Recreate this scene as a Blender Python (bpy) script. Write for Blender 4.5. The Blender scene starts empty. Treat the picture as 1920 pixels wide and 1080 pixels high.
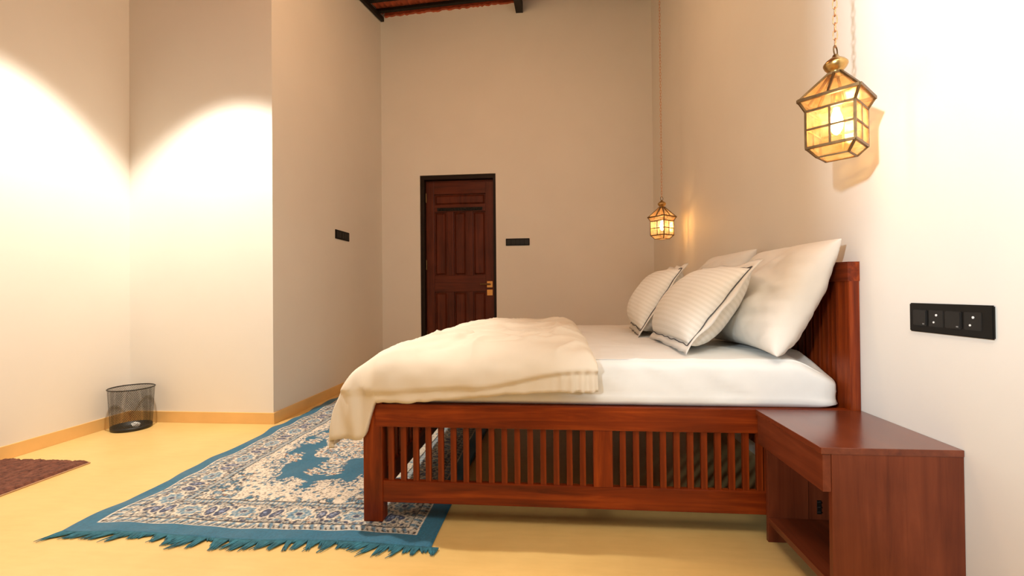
import bpy, bmesh, math, random
import numpy as np
from mathutils import Vector, Matrix, noise

random.seed(7); np.random.seed(7)
scene = bpy.context.scene
COL = scene.collection
PI = math.pi

# ------------------------------------------------------------------ camera
cam_data = bpy.data.cameras.new('camera')
cam_data.sensor_width = 36.0
cam_data.lens = 16.0
cam_data.clip_start = 0.02
cam = bpy.data.objects.new('camera', cam_data)
COL.objects.link(cam)
R_ = Vector((0.9958426, 0.0906302, -0.0091458))
U_ = Vector((0.0098435, -0.0072544, 0.9999252))
F_ = Vector((-0.0905571, 0.9958582, 0.0081164))
M = Matrix(((R_.x, U_.x, -F_.x, 0.0), (R_.y, U_.y, -F_.y, 0.0), (R_.z, U_.z, -F_.z, 1.0), (0, 0, 0, 1)))
cam.matrix_world = M
scene.camera = cam

# ------------------------------------------------------------------ world, lamps and added fill lights
world = bpy.data.worlds.new('world')
scene.world = world
world.use_nodes = True
bgn = world.node_tree.nodes['Background']
bgn.inputs[0].default_value = (1.0, 0.80, 0.58, 1)
bgn.inputs[1].default_value = 0.12

WARM = (1.0, 0.73, 0.44)
def spot(name, loc, target, power, half_deg, color=WARM, blend=0.35, size=0.05):
    l = bpy.data.lights.new(name, 'SPOT')
    l.energy = power; l.color = color; l.spot_size = math.radians(2 * half_deg); l.spot_blend = blend
    l.shadow_soft_size = size
    o = bpy.data.objects.new(name, l); COL.objects.link(o)
    o.location = loc
    d = Vector(target) - Vector(loc)
    o.rotation_euler = d.to_track_quat('-Z', 'Y').to_euler()
    return o
# downlight hung below the roof beams over the alcove
spot('alcove_downlight', (-2.42, 2.42, 3.55), (-2.42, 2.42, 0), 445, 42, (1.0, 0.93, 0.82), 0.3)
# added warm point fill, unseen above the frame, to brighten the back walls
pl = bpy.data.lights.new('added_warm_fill', 'POINT')
pl.energy = 57; pl.color = (1.0, 0.64, 0.33); pl.shadow_soft_size = 0.14
po = bpy.data.objects.new('added_warm_fill', pl); COL.objects.link(po); po.location = (-0.6, 2.9, 3.75)
# cool white ceiling lamp in the lobby behind the camera; it reaches the room through the opening in wall_front
ld = bpy.data.lights.new('lobby_lamp', 'AREA')
ld.shape = 'DISK'; ld.size = 0.22; ld.energy = 72; ld.color = (0.80, 0.92, 1.0); ld.spread = math.radians(72)
lo = bpy.data.objects.new('lobby_lamp', ld); COL.objects.link(lo)
lo.location = (-2.1, -2.0, 1.9)
lo.rotation_euler = (Vector((1.2, 1.4, 2.75)) - Vector(lo.location)).to_track_quat('-Z', 'Y').to_euler()
# broad warm-white fill added over the camera's end to brighten bed and floor
l2 = bpy.data.lights.new('added_front_fill', 'AREA')
l2.shape = 'RECTANGLE'; l2.size = 1.4; l2.size_y = 0.7; l2.energy = 40; l2.color = (1.0, 0.90, 0.75)
o2 = bpy.data.objects.new('added_front_fill', l2); COL.objects.link(o2)
o2.location = (0.25, 0.25, 3.05)
o2.rotation_euler = (Vector((0.3, 1.25, 0.2)) - Vector(o2.location)).to_track_quat('-Z', 'Y').to_euler()

vs = scene.view_settings
vs.view_transform = 'Standard'; vs.look = 'None'; vs.gamma = 1.0; vs.use_curve_mapping = False
vs.exposure = 0.0

# ------------------------------------------------------------------ material helpers
def new_mat(name):
    m = bpy.data.materials.new(name); m.use_nodes = True
    nt = m.node_tree; b = nt.nodes['Principled BSDF']
    return m, nt, b
def N(nt, t, **kw):
    n = nt.nodes.new(t)
    for k, v in kw.items(): setattr(n, k, v)
    return n
def L(nt, a, b): nt.links.new(a, b)
def coords(nt, scale=(1, 1, 1), kind='Object'):
    tc = N(nt, 'ShaderNodeTexCoord'); mp = N(nt, 'ShaderNodeMapping')
    mp.inputs['Scale'].default_value = scale
    L(nt, tc.outputs[kind], mp.inputs['Vector'])
    return mp.outputs['Vector']
def ramp(nt, fac, stops):
    r = N(nt, 'ShaderNodeValToRGB')
    e = r.color_ramp.elements
    while len(e) < len(stops): e.new(0.5)
    for i, (p, c) in enumerate(stops):
        e[i].position = p; e[i].color = (c[0], c[1], c[2], 1)
    L(nt, fac, r.inputs['Fac'])
    return r.outputs['Color']
def add_bump(nt, b, height, strength=0.2, dist=0.01):
    bp = N(nt, 'ShaderNodeBump'); bp.inputs['Strength'].default_value = strength; bp.inputs['Distance'].default_value = dist
    L(nt, height, bp.inputs['Height']); L(nt, bp.outputs['Normal'], b.inputs['Normal'])
def noise_fac(nt, vec, scale, detail=4, rough=0.55):
    n = N(nt, 'ShaderNodeTexNoise'); n.inputs['Scale'].default_value = scale
    n.inputs['Detail'].default_value = detail; n.inputs['Roughness'].default_value = rough
    L(nt, vec, n.inputs['Vector'])
    return n.outputs['Fac']

def simple(name, col, rough=0.5, metal=0.0, vary=0.0, vscale=8.0, bump=0.0, bscale=60.0, bdist=0.004):
    m, nt, b = new_mat(name)
    b.inputs['Roughness'].default_value = rough; b.inputs['Metallic'].default_value = metal
    v = coords(nt)
    lo_ = [c * (1 - vary) for c in col]; hi_ = [min(1, c * (1 + vary)) for c in col]
    L(nt, ramp(nt, noise_fac(nt, v, vscale), [(0.3, lo_), (0.7, hi_)]), b.inputs['Base Color'])
    if bump: add_bump(nt, b, noise_fac(nt, v, bscale, 1.2 if bdist > 0.01 else 4), bump, bdist)
    return m

def wood(name, axis, dark, mid, light, rough=0.36, coat=0.08):
    m, nt, b = new_mat(name)
    s = [26.0, 26.0, 26.0]; s[axis] = 1.6
    v = coords(nt, s)
    d = N(nt, 'ShaderNodeTexNoise'); d.inputs['Scale'].default_value = 1.0; d.inputs['Detail'].default_value = 7
    d.inputs['Roughness'].default_value = 0.62; d.inputs['Distortion'].default_value = 0.6
    L(nt, v, d.inputs['Vector'])
    grain = ramp(nt, d.outputs['Fac'], [(0.25, dark), (0.5, mid), (0.78, light)])
    v2 = coords(nt)
    blot = noise_fac(nt, v2, 3.2, 3)
    mx = N(nt, 'ShaderNodeMixRGB', blend_type='MULTIPLY'); mx.inputs['Fac'].default_value = 0.75
    L(nt, grain, mx.inputs['Color1'])
    L(nt, ramp(nt, blot, [(0.3, (0.62, 0.58, 0.58)), (0.68, (1.0, 1.0, 1.0))]), mx.inputs['Color2'])
    L(nt, mx.outputs['Color'], b.inputs['Base Color'])
    b.inputs['Roughness'].default_value = rough; b.inputs['Specular IOR Level'].default_value = 0.24
    b.inputs['Coat Weight'].default_value = coat; b.inputs['Coat Roughness'].default_value = 0.25
    add_bump(nt, b, d.outputs['Fac'], 0.08, 0.003)
    return m
WD, WM_, WL = (0.070, 0.008, 0.0015), (0.215, 0.029, 0.0035), (0.45, 0.080, 0.008)
woodX = wood('mahogany_grain_x', 0, WD, WM_, WL)
woodY = wood('mahogany_grain_y', 1, WD, WM_, WL)
woodZ = wood('mahogany_grain_z', 2, WD, WM_, WL)
ND, NM, NL = (0.11, 0.021, 0.008), (0.18, 0.038, 0.013), (0.26, 0.060, 0.021)
nsZ = wood('nightstand_veneer', 2, ND, NM, NL, 0.38, 0.15)
nsTop = wood('nightstand_top_veneer', 1, ND, NM, NL, 0.22, 0.6)
nsY = wood('nightstand_front_veneer', 1, ND, NM, NL, 0.35, 0.2)
doorZ = wood('dark_door_wood', 2, (0.055, 0.010, 0.0045), (0.115, 0.022, 0.008), (0.165, 0.034, 0.012), 0.4, 0.05)
doorX = wood('dark_door_wood_cross', 0, (0.055, 0.010, 0.0045), (0.115, 0.022, 0.008), (0.165, 0.034, 0.012), 0.4, 0.05)
frameM = simple('door_frame_wood', (0.014, 0.007, 0.004), 0.5, vary=0.2)
frameM.node_tree.nodes['Principled BSDF'].inputs['Specular IOR Level'].default_value = 0.2

def wall_mat():
    m, nt, b = new_mat('cream_wall_paint')
    v = coords(nt)
    L(nt, ramp(nt, noise_fac(nt, v, 1.6, 5), [(0.3, (0.77, 0.73, 0.665)), (0.7, (0.80, 0.762, 0.695))]), b.inputs['Base Color'])
    b.inputs['Roughness'].default_value = 0.62
    add_bump(nt, b, noise_fac(nt, v, 28, 4), 0.05, 0.004)
    return m
wallM = wall_mat()
def floor_mat():
    m, nt, b = new_mat('yellow_oxide_floor')
    v = coords(nt, (1, 1, 1))
    f = noise_fac(nt, v, 1.3, 6, 0.6)
    c1 = ramp(nt, f, [(0.3, (0.70, 0.455, 0.155)), (0.55, (0.76, 0.515, 0.19)), (0.75, (0.81, 0.565, 0.23))])
    v2 = coords(nt, (3, 14, 1))
    mx = N(nt, 'ShaderNodeMixRGB', blend_type='MULTIPLY'); mx.inputs['Fac'].default_value = 0.5
    L(nt, c1, mx.inputs['Color1']); L(nt, ramp(nt, noise_fac(nt, v2, 2.5, 5), [(0.3, (0.88, 0.87, 0.85)), (0.65, (1, 1, 1))]), mx.inputs['Color2'])
    L(nt, mx.outputs['Color'], b.inputs['Base Color'])
    b.inputs['Roughness'].default_value = 0.36
    add_bump(nt, b, noise_fac(nt, v, 9, 4), 0.03, 0.004)
    return m
floorM = floor_mat()
baseM = simple('ochre_skirting', (0.80, 0.49, 0.18), 0.35, vary=0.08, vscale=3)
sheetM = simple('white_cotton_sheet', (0.77, 0.765, 0.735), 0.75, vary=0.02, bump=0.45, bscale=7, bdist=0.02)
duvetM = simple('cream_cotton_duvet', (0.76, 0.685, 0.565), 0.8, vary=0.025, bump=0.5, bscale=6.5, bdist=0.025)
pillowM = simple('white_cotton_pillow', (0.77, 0.735, 0.675), 0.75, vary=0.02, bump=0.5, bscale=10, bdist=0.02)
def stripe_mat():
    m, nt, b = new_mat('striped_satin_pillowcase')
    v = coords(nt)
    w = N(nt, 'ShaderNodeTexWave', bands_direction='Y'); w.inputs['Scale'].default_value = 14; w.inputs['Distortion'].default_value = 0.25
    L(nt, v, w.inputs['Vector'])
    L(nt, ramp(nt, w.outputs['Fac'], [(0.35, (0.74, 0.71, 0.645)), (0.6, (0.80, 0.77, 0.71))]), b.inputs['Base Color'])
    L(nt, ramp(nt, w.outputs['Fac'], [(0.35, (0.72, 0.72, 0.72)), (0.6, (0.5, 0.5, 0.5))]), b.inputs['Roughness'])
    return m
stripeM = stripe_mat()
pipingM = simple('dark_piping', (0.07, 0.07, 0.075), 0.7)
blackM = simple('black_plastic', (0.009, 0.008, 0.007), 0.5, vary=0.1)
blackM.node_tree.nodes['Principled BSDF'].inputs['Specular IOR Level'].default_value = 0.2
black2M = simple('charcoal_plastic', (0.016, 0.015, 0.014), 0.45, vary=0.1)
black2M.node_tree.nodes['Principled BSDF'].inputs['Specular IOR Level'].default_value = 0.3
dotM = simple('white_plastic_dot', (0.85, 0.85, 0.85), 0.4)
ironM = simple('dark_painted_iron', (0.012, 0.008, 0.006), 0.6, vary=0.2)
ironM.node_tree.nodes['Principled BSDF'].inputs['Specular IOR Level'].default_value = 0.2
tileM = simple('terracotta_tile', (0.42, 0.085, 0.030), 0.75, vary=0.3, vscale=9, bump=0.2)
roofM = simple('terracotta_roof_underside', (0.36, 0.10, 0.045), 0.8, vary=0.25, vscale=6)
brassM = simple('aged_brass', (0.52, 0.33, 0.12), 0.3, 1.0, vary=0.25, vscale=30)
cameM = simple('dark_brass_came', (0.16, 0.095, 0.040), 0.4, 0.85, vary=0.3, vscale=40)
chainM = simple('copper_chain', (0.62, 0.33, 0.17), 0.35, 0.9, vary=0.15)
goldM = simple('polished_brass_lock', (0.75, 0.40, 0.14), 0.25, 0.9)
paperM = simple('white_paper', (0.82, 0.80, 0.76), 0.8)
binM = simple('black_wire', (0.02, 0.018, 0.014), 0.45, 0.3)
plasterM = simple('rough_mortar', (0.62, 0.50, 0.36), 0.9, vary=0.15, bump=0.6, bscale=40)
hemM = simple('tan_mat_hem', (0.50, 0.30, 0.15), 0.8, vary=0.1)
def mat_brown():
    m, nt, b = new_mat('brown_chenille_mat')
    v = coords(nt)
    f = noise_fac(nt, v, 34, 6, 0.7)
    L(nt, ramp(nt, f, [(0.3, (0.055, 0.016, 0.009)), (0.55, (0.17, 0.058, 0.032)), (0.8, (0.26, 0.10, 0.055))]), b.inputs['Base Color'])
    b.inputs['Roughness'].default_value = 0.95
    add_bump(nt, b, noise_fac(nt, v, 120, 5, 0.7), 0.7, 0.006)
    return m
brownM = mat_brown()
def glass_mat():
    m, nt, b = new_mat('amber_seedy_glass')
    nt.nodes.remove(b)
    out = nt.nodes['Material Output']
    v = coords(nt)
    f = noise_fac(nt, v, 22, 6, 0.7)
    col = ramp(nt, f, [(0.3, (0.93, 0.70, 0.42)), (0.55, (1.0, 0.89, 0.70)), (0.75, (1.0, 0.97, 0.88))])
    tr = N(nt, 'ShaderNodeBsdfTransparent'); L(nt, col, tr.inputs['Color'])
    tl = N(nt, 'ShaderNodeBsdfTranslucent'); L(nt, ramp(nt, f, [(0.3, (0.90, 0.66, 0.46)), (0.7, (1.0, 0.88, 0.74))]), tl.inputs['Color'])
    gl = N(nt, 'ShaderNodeBsdfGlossy'); gl.inputs['Roughness'].default_value = 0.12
    gl.inputs['Color'].default_value = (1, 0.92, 0.8, 1)
    m1 = N(nt, 'ShaderNodeMixShader'); m1.inputs[0].default_value = 0.09
    L(nt, tr.outputs[0], m1.inputs[1]); L(nt, tl.outputs[0], m1.inputs[2])
    m2 = N(nt, 'ShaderNodeMixShader'); m2.inputs[0].default_value = 0.06
    L(nt, m1.outputs[0], m2.inputs[1]); L(nt, gl.outputs[0], m2.inputs[2])
    L(nt, m2.outputs[0], out.inputs['Surface'])
    return m
glassM = glass_mat()
def bulb_mat(strength):
    m, nt, b = new_mat('lit_bulb')
    b.inputs['Base Color'].default_value = (1, 0.9, 0.75, 1)
    b.inputs['Emission Color'].default_value = (1.0, 0.66, 0.33, 1)
    b.inputs['Emission Strength'].default_value = strength
    return m
bulbM = bulb_mat(120.0)

# ------------------------------------------------------------------ mesh helpers
def bx(bm, x0, x1, y0, y1, z0, z1):
    vs_ = [bm.verts.new(p) for p in ((x0, y0, z0), (x1, y0, z0), (x1, y1, z0), (x0, y1, z0), (x0, y0, z1), (x1, y0, z1), (x1, y1, z1), (x0, y1, z1))]
    for f in ((0, 3, 2, 1), (4, 5, 6, 7), (0, 1, 5, 4), (1, 2, 6, 5), (2, 3, 7, 6), (3, 0, 4, 7)):
        bm.faces.new([vs_[i] for i in f])
def box(x0, x1, y0, y1, z0, z1, bevel=0.0):
    bm = bmesh.new(); bx(bm, x0, x1, y0, y1, z0, z1)
    if bevel: bmesh.ops.bevel(bm, geom=bm.edges[:], offset=bevel, segments=2, profile=0.6, affect='EDGES')
    return bm
def poly_prism(bm, pts, axis, a0, a1):
    """pts: 2D outline, extruded along axis 0/1/2 from a0 to a1."""
    def P(p, a):
        q = list(p); q.insert(axis, a); return q
    lo_ = [bm.verts.new(P(p, a0)) for p in pts]; hi_ = [bm.verts.new(P(p, a1)) for p in pts]
    n = len(pts)
    bm.faces.new(lo_); bm.faces.new(hi_[::-1])
    for i in range(n): bm.faces.new((lo_[i], hi_[i], hi_[(i + 1) % n], lo_[(i + 1) % n]))
    bmesh.ops.recalc_face_normals(bm, faces=bm.faces)
def bar(bm, a, b, w, h=None, up=(0, 0, 1)):
    """rectangular bar from a to b, width w, height h."""
    h = h or w
    a, b = Vector(a), Vector(b); d = (b - a).normalized()
    s = d.cross(Vector(up))
    if s.length < 1e-4: s = d.cross(Vector((1, 0, 0)))
    s.normalize(); t = s.cross(d).normalized()
    r = []
    for p in (a, b):
        r.append([bm.verts.new(p + s * i * w / 2 + t * j * h / 2) for i, j in ((-1, -1), (1, -1), (1, 1), (-1, 1))])
    for i in range(4): bm.faces.new((r[0][i], r[0][(i + 1) % 4], r[1][(i + 1) % 4], r[1][i]))
    bm.faces.new(r[0][::-1]); bm.faces.new(r[1])
def tube(bm, pts, rad, n=8, closed=False):
    rings = []
    P = [Vector(p) for p in pts]; k = len(P)
    rads = rad if hasattr(rad, '__len__') else [rad] * k
    prev = None
    for i in range(k):
        d = (P[(i + 1) % k] - P[i - 1]) if closed or 0 < i < k - 1 else (P[1] - P[0] if i == 0 else P[-1] - P[-2])
        d.normalize()
        s = prev - d * prev.dot(d) if prev is not None else d.cross(Vector((0, 0, 1)))
        if s.length < 1e-4: s = d.cross(Vector((1, 0, 0)))
        s.normalize(); prev = s; t = d.cross(s)
        rings.append([bm.verts.new(P[i] + (s * math.cos(2 * PI * j / n) + t * math.sin(2 * PI * j / n)) * rads[i]) for j in range(n)])
    for i in range(k if closed else k - 1):
        A, B = rings[i], rings[(i + 1) % k]
        for j in range(n): bm.faces.new((A[j], A[(j + 1) % n], B[(j + 1) % n], B[j]))
    if not closed:
        bm.faces.new(rings[0][::-1]); bm.faces.new(rings[-1])
def lathe(bm, prof, n=24, c=(0, 0, 0)):
    rings = []
    for r, z in prof:
        rings.append([bm.verts.new((c[0] + r * math.cos(2 * PI * j / n), c[1] + r * math.sin(2 * PI * j / n), c[2] + z)) for j in range(n)])
    for A, B in zip(rings, rings[1:]):
        for j in range(n): bm.faces.new((A[j], A[(j + 1) % n], B[(j + 1) % n], B[j]))
    if prof[0][0] > 1e-5: bm.faces.new(rings[0][::-1])
    if prof[-1][0] > 1e-5: bm.faces.new(rings[-1])
    bmesh.ops.remove_doubles(bm, verts=bm.verts, dist=1e-6)
def to_mesh(name, bm, mat, off=(0, 0, 0), smooth=False):
    me = bpy.data.meshes.new(name)
    if any(off): bmesh.ops.translate(bm, verts=bm.verts, vec=[-o for o in off])
    bmesh.ops.recalc_face_normals(bm, faces=bm.faces)
    bm.to_mesh(me); bm.free()
    if mat: me.materials.append(mat)
    if smooth: me.polygons.foreach_set('use_smooth', [True] * len(me.polygons))
    return me
def link(name, me, parent=None, loc=(0, 0, 0), rotz=0.0):
    o = bpy.data.objects.new(name, me); COL.objects.link(o)
    o.location = loc; o.rotation_euler = (0, 0, rotz)
    if parent: o.parent = parent
    return o
def tag(o, label, cat, group=None, kind=None):
    o['label'] = label; o['category'] = cat
    if group: o['group'] = group
    if kind: o['kind'] = kind
    return o
def struct(name, bm, mat, label=None, parent=None):
    o = link(name, to_mesh(name, bm, mat), parent)
    o['kind'] = 'structure'
    if label: o['label'] = label
    return o
class Thing:
    def __init__(s, name, base, label, cat, group=None):
        s.base = base
        s.root = bpy.data.objects.new(name, None); COL.objects.link(s.root)
        s.root.location = base; s.root.empty_display_size = 0.05
        tag(s.root, label, cat, group)
    def part(s, name, bm, mat, smooth=False, parent=None, label=None):
        o = link(name, to_mesh(name, bm, mat, s.base, smooth), parent or s.root)
        if label: o['label'] = label
        return o
def grid_mesh(name, V3, mat, smooth=True, closed_u=False):
    """V3: array (nu,nv,3) -> mesh"""
    nu, nv = V3.shape[:2]
    me = bpy.data.meshes.new(name)
    me.vertices.add(nu * nv); me.vertices.foreach_set('co', V3.reshape(-1).astype(np.float32))
    i, j = np.meshgrid(np.arange(nu - 1), np.arange(nv - 1), indexing='ij')
    a = (i * nv + j).ravel()
    q = np.stack([a, a + nv, a + nv + 1, a + 1], 1).astype(np.int32)
    me.loops.add(q.size); me.loops.foreach_set('vertex_index', q.ravel())
    me.polygons.add(len(q)); me.polygons.foreach_set('loop_start', np.arange(len(q), dtype=np.int32) * 4)
    me.update(calc_edges=True); me.validate()
    if smooth: me.polygons.foreach_set('use_smooth', [True] * len(me.polygons))
    if mat: me.materials.append(mat)
    return me
def ss(e0, e1, x):
    t = np.clip((x - e0) / (e1 - e0), 0, 1); return t * t * (3 - 2 * t)

# ------------------------------------------------------------------ the room
XL, XP, XW = -3.354, -2.154, 1.205
YF, YP, YK = -0.30, 3.328, 5.585
def roof_z(x, y): return 4.53 + 0.047 * (x + 1.97) + 0.21 * (y - YK)
HT = 5.2
struct('floor', box(XL - 0.2, XW + 0.2, YF - 0.2, YK + 0.2, -0.12, 0.0), floorM, 'polished yellow ochre floor')
struct('wall_right', box(XW, XW + 0.2, YF - 0.2, YK + 0.2, 0, HT), wallM, 'cream wall behind the headboard')
# back wall round the door opening
DX0, DX1, DZ = -1.66, -0.70, 2.47
bm = bmesh.new()
bx(bm, XP - 0.2, DX0, YK, YK + 0.22, 0, HT); bx(bm, DX1, XW, YK, YK + 0.22, 0, HT); bx(bm, DX0, DX1, YK, YK + 0.22, DZ, HT)
struct('wall_back', bm, wallM, 'cream back wall with the dark door')
# the projecting block on the left: side face and facing face
struct('wall_side', box(XP - 0.2, XP, YP, YK, 0, HT), wallM, 'cream side wall with a small black switch plate')
struct('wall_alcove', box(XL - 0.2, XP - 0.2, YP, YP + 0.2, 0, HT), wallM, 'cream alcove wall facing the room')
struct('wall_left', box(XL - 0.2, XL, YF - 0.2, YP, 0, HT), wallM, 'cream left wall washed by a downlight')
# wall behind the camera: opening to the lobby; bulkhead added to block lamp light
bm = bmesh.new()
bx(bm, XL, -1.24, YF - 0.2, YF, 0, HT); bx(bm, -1.24, -0.865, YF - 0.2, YF, 1.50, HT)
bx(bm, -0.865, XW, YF - 0.2, YF, 2.35, HT); bx(bm, 0.75, XW, YF - 0.2, YF, 0, 2.35)
struct('wall_front', bm, wallM, 'cream wall behind the camera with an opening to the lobby and an added bulkhead blocking lamp light')
# roof: sloping terracotta underside
ye, yb = YK + 0.25, YF - 0.25
bm = bmesh.new()
c4 = [(XL - 0.25, yb), (XW + 0.25, yb), (XW + 0.25, ye), (XL - 0.25, ye)]
a = [bm.verts.new((x, y, roof_z(x, y) + 0.07)) for x, y in c4]; b = [bm.verts.new((x, y, roof_z(x, y) + 0.13)) for x, y in c4]
bm.faces.new(a); bm.faces.new(b[::-1])
for i in range(4): bm.faces.new((a[i], b[i], b[(i + 1) % 4], a[(i + 1) % 4]))
ceiling = struct('ceiling', bm, roofM, 'sloping terracotta tiled roof on dark iron rafters')
# single tiles in the part of the roof in view
tw, tl_ = 0.21, 0.30
bm = bmesh.new()
pr = [(-tw / 2, 0.0), (-tw / 2 + 0.03, 0.022), (-0.03, 0.006), (0.0, 0.026), (0.03, 0.006), (tw / 2 - 0.03, 0.022), (tw / 2, 0.0)]
poly_prism(bm, pr + [(x, z + 0.018) for x, z in pr[::-1]], 1, 0.0, tl_ + 0.02)
tile_me = to_mesh('roof_tile', bm, tileM)
for r in range(4):
    for c in range(11):
        x = XP + 0.03 + tw * (c + 0.5); y = YK - 0.02 - tl_ * (r + 1)
        t = link('roof_tile', tile_me, ceiling, (x, y, roof_z(x, y) + 0.012 + random.uniform(-0.004, 0.004)))
        t.rotation_euler = (math.atan(0.21) + random.uniform(-0.01, 0.01), -math.atan(0.047), random.uniform(-0.015, 0.015))
# iron battens across, iron rafters along the slope
def batten(y):
    bm = bmesh.new(); x0, x1 = XP + 0.01, XW - 0.01
    bar(bm, (x0, y, roof_z(x0, y) - 0.012), (x1, y, roof_z(x1, y) - 0.012), 0.045, 0.035)
    return bm
for k, y in enumerate((5.42, 5.12, 4.82, 4.52, 4.2, 3.85, 3.5)):
    link('batten', to_mesh('batten', batten(y), ironM), ceiling)
def rafter(x, w, h, dz, y1=YK, y0=YF, shorten=0.0):
    bm = bmesh.new()
    bar(bm, (x, y0, roof_z(x, y0) - dz), (x, y1 - shorten, roof_z(x, y1 - shorten) - dz), w, h)
    return bm
link('rafter', to_mesh('rafter', rafter(XP + 0.028, 0.035, 0.05, 0.055), ironM), ceiling)
link('rafter', to_mesh('rafter', rafter(-0.385, 0.085, 0.13, 0.095), ironM), ceiling)
link('rafter', to_mesh('rafter', rafter(XW - 0.05, 0.05, 0.08, 0.07), ironM), ceiling)
# rough mortar line under the tiles on the back wall
bm = bmesh.new()
n = 60
prev = None
for i in range(n + 1):
    x = XP + 0.06 + (1.70) * i / n
    z = roof_z(x, YK) - 0.03 + random.uniform(-0.010, 0.010)
    ring = [bm.verts.new((x, YK + 0.01, z)), bm.verts.new((x, YK - 0.022 - random.uniform(0, .008), z + 0.01)), bm.verts.new((x, YK - 0.018, z + 0.09)), bm.verts.new((x, YK + 0.01, z + 0.09))]
    if prev:
        for k in range(4): bm.faces.new((prev[k], prev[(k + 1) % 4], ring[(k + 1) % 4], ring[k]))
    prev = ring
struct('trim_1', bm, tileM, 'rough mortar line under the roof tiles')
# skirting
def skirt(name, x0, x1, y0, y1, label):
    struct(name, box(x0, x1, y0, y1, 0, 0.086, 0.002), baseM, label)
sk = 0.012
skirt('baseboard_left', XL, XL + sk, YF, YP - sk, 'ochre skirting along the left wall')
skirt('baseboard_alcove', XL, XP, YP - sk, YP, 'ochre skirting along the alcove wall')
skirt('baseboard_side', XP, XP + sk, YP - sk, YK, 'ochre skirting along the side wall')
skirt('baseboard_back', XP + sk, DX0, YK - sk, YK, 'ochre skirting left of the door')
skirt('baseboard_back_right', DX1, XW, YK - sk, YK, 'ochre skirting right of the door')

# ------------------------------------------------------------------ door
def build_door():
    d = struct('door_1', (lambda b_: (bx(b_, DX0, DX0 + 0.05, YK + 0.02, YK + 0.16, 0, DZ), bx(b_, DX1 - 0.035, DX1, YK + 0.02, YK + 0.16, 0, DZ), bx(b_, DX0 + 0.05, DX1 - 0.035, YK + 0.02, YK + 0.16, DZ - 0.05, DZ), b_)[-1])(bmesh.new()), frameM, 'tall dark brown panelled wooden door in a black frame')
    x0, x1, z1 = DX0 + 0.053, DX1 - 0.038, DZ - 0.054
    y = YK + 0.085
    leaf = struct('door_leaf', box(x0, x1, y + 0.025, y + 0.055, 0.008, z1), doorZ, None, d)
    # stiles and rails proud of the leaf, panels between
    sw = 0.105
    W = x1 - x0
    inner = W - 2 * sw
    ms = 0.085
    pw = (inner - 2 * ms) / 3
    zt0, zt1 = 2.085, z1 - 0.17    # top wide panel
    rows = [(0.22, 1.005), (1.21, 2.02)]
    def st(nm, a0, a1, b0, b1, m=doorZ):
        struct(nm, box(a0, a1, y, y + 0.026, b0, b1, 0.005), m, None, d)
    st('stile', x0, x0 + sw, 0.008, z1); st('stile', x1 - sw, x1, 0.008, z1)
    for a0, a1 in ((0.008, rows[0][0]), (rows[0][1], rows[1][0]), (rows[1][1], zt0 + 0.025), (zt1, z1)):
        st('rail', x0 + sw, x1 - sw, a0, a1, doorX)
    for k in (0, 1):
        xa = x0 + sw + pw * (k + 1) + ms * k
        for r0, r1 in rows: st('muntin', xa, xa + ms, r0, r1)
    def panel(a0, a1, b0, b1):
        bm = bmesh.new(); g = 0.014; e = 0.032
        o_ = [(a0 + g, b0 + g), (a1 - g, b0 + g), (a1 - g, b1 - g), (a0 + g, b1 - g)]
        i_ = [(a0 + e, b0 + e), (a1 - e, b0 + e), (a1 - e, b1 - e), (a0 + e, b1 - e)]
        vo = [bm.verts.new((p[0], y + 0.0255, p[1])) for p in o_]; vi = [bm.verts.new((p[0], y + 0.010, p[1])) for p in i_]
        for q in range(4): bm.faces.new((vo[q], vo[(q + 1) % 4], vi[(q + 1) % 4], vi[q]))
        bm.faces.new(vi); bm.faces.new(vo[::-1])
        struct('panel', bm, doorZ, None, d)
    for k in range(3):
        xa = x0 + sw + (pw + ms) * k
        for r0, r1 in rows: panel(xa, xa + pw, r0, r1)
    panel(x0 + sw, x1 - sw, zt0 + 0.02, zt1)
    # carved black strip under the top panel
    s = struct('vent_strip', box(-1.46, -0.88, y - 0.007, y - 0.0005, 2.030, 2.072, 0.002), blackM, None, d)
    for k in range(12):
        xx = -1.45 + k * 0.047
        bm = bmesh.new(); lathe(bm, [(0.0, 0), (0.017, 0.002), (0.012, 0.008), (0.0, 0.01)], 10)
        bmesh.ops.rotate(bm, verts=bm.verts, matrix=Matrix.Rotation(PI / 2, 3, 'X'))
        bmesh.ops.translate(bm, verts=bm.verts, vec=(xx + 0.02, y - 0.005, 2.051))
        struct('carved_bead', bm, blackM, None, s)
    # lock set
    for nm, z0_, z1_, mm in (('handle_plate', 1.055, 1.135, goldM), ('lock_plate', 0.955, 1.03, goldM)):
        struct(nm, box(x1 - 0.092, x1 - 0.02, y - 0.010, y - 0.0005, z0_, z1_, 0.003), mm, 'square brass plate', d)
    bm = bmesh.new(); tube(bm, [(x1 - 0.055, y - 0.010, 1.097), (x1 - 0.055, y - 0.05, 1.097), (x1 - 0.075, y - 0.06, 1.097), (x1 - 0.17, y - 0.06, 1.097)], 0.010, 10)
    struct('handle', bm, cameM, 'lever handle', d)
    for zz in (0.45, 1.35, 2.2):
        bm = bmesh.new(); tube(bm, [(x0 + 0.004, y - 0.006, zz - 0.06), (x0 + 0.004, y - 0.006, zz + 0.06)], 0.009, 8)
        struct('hinge', bm, cameM, None, d)
build_door()

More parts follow.
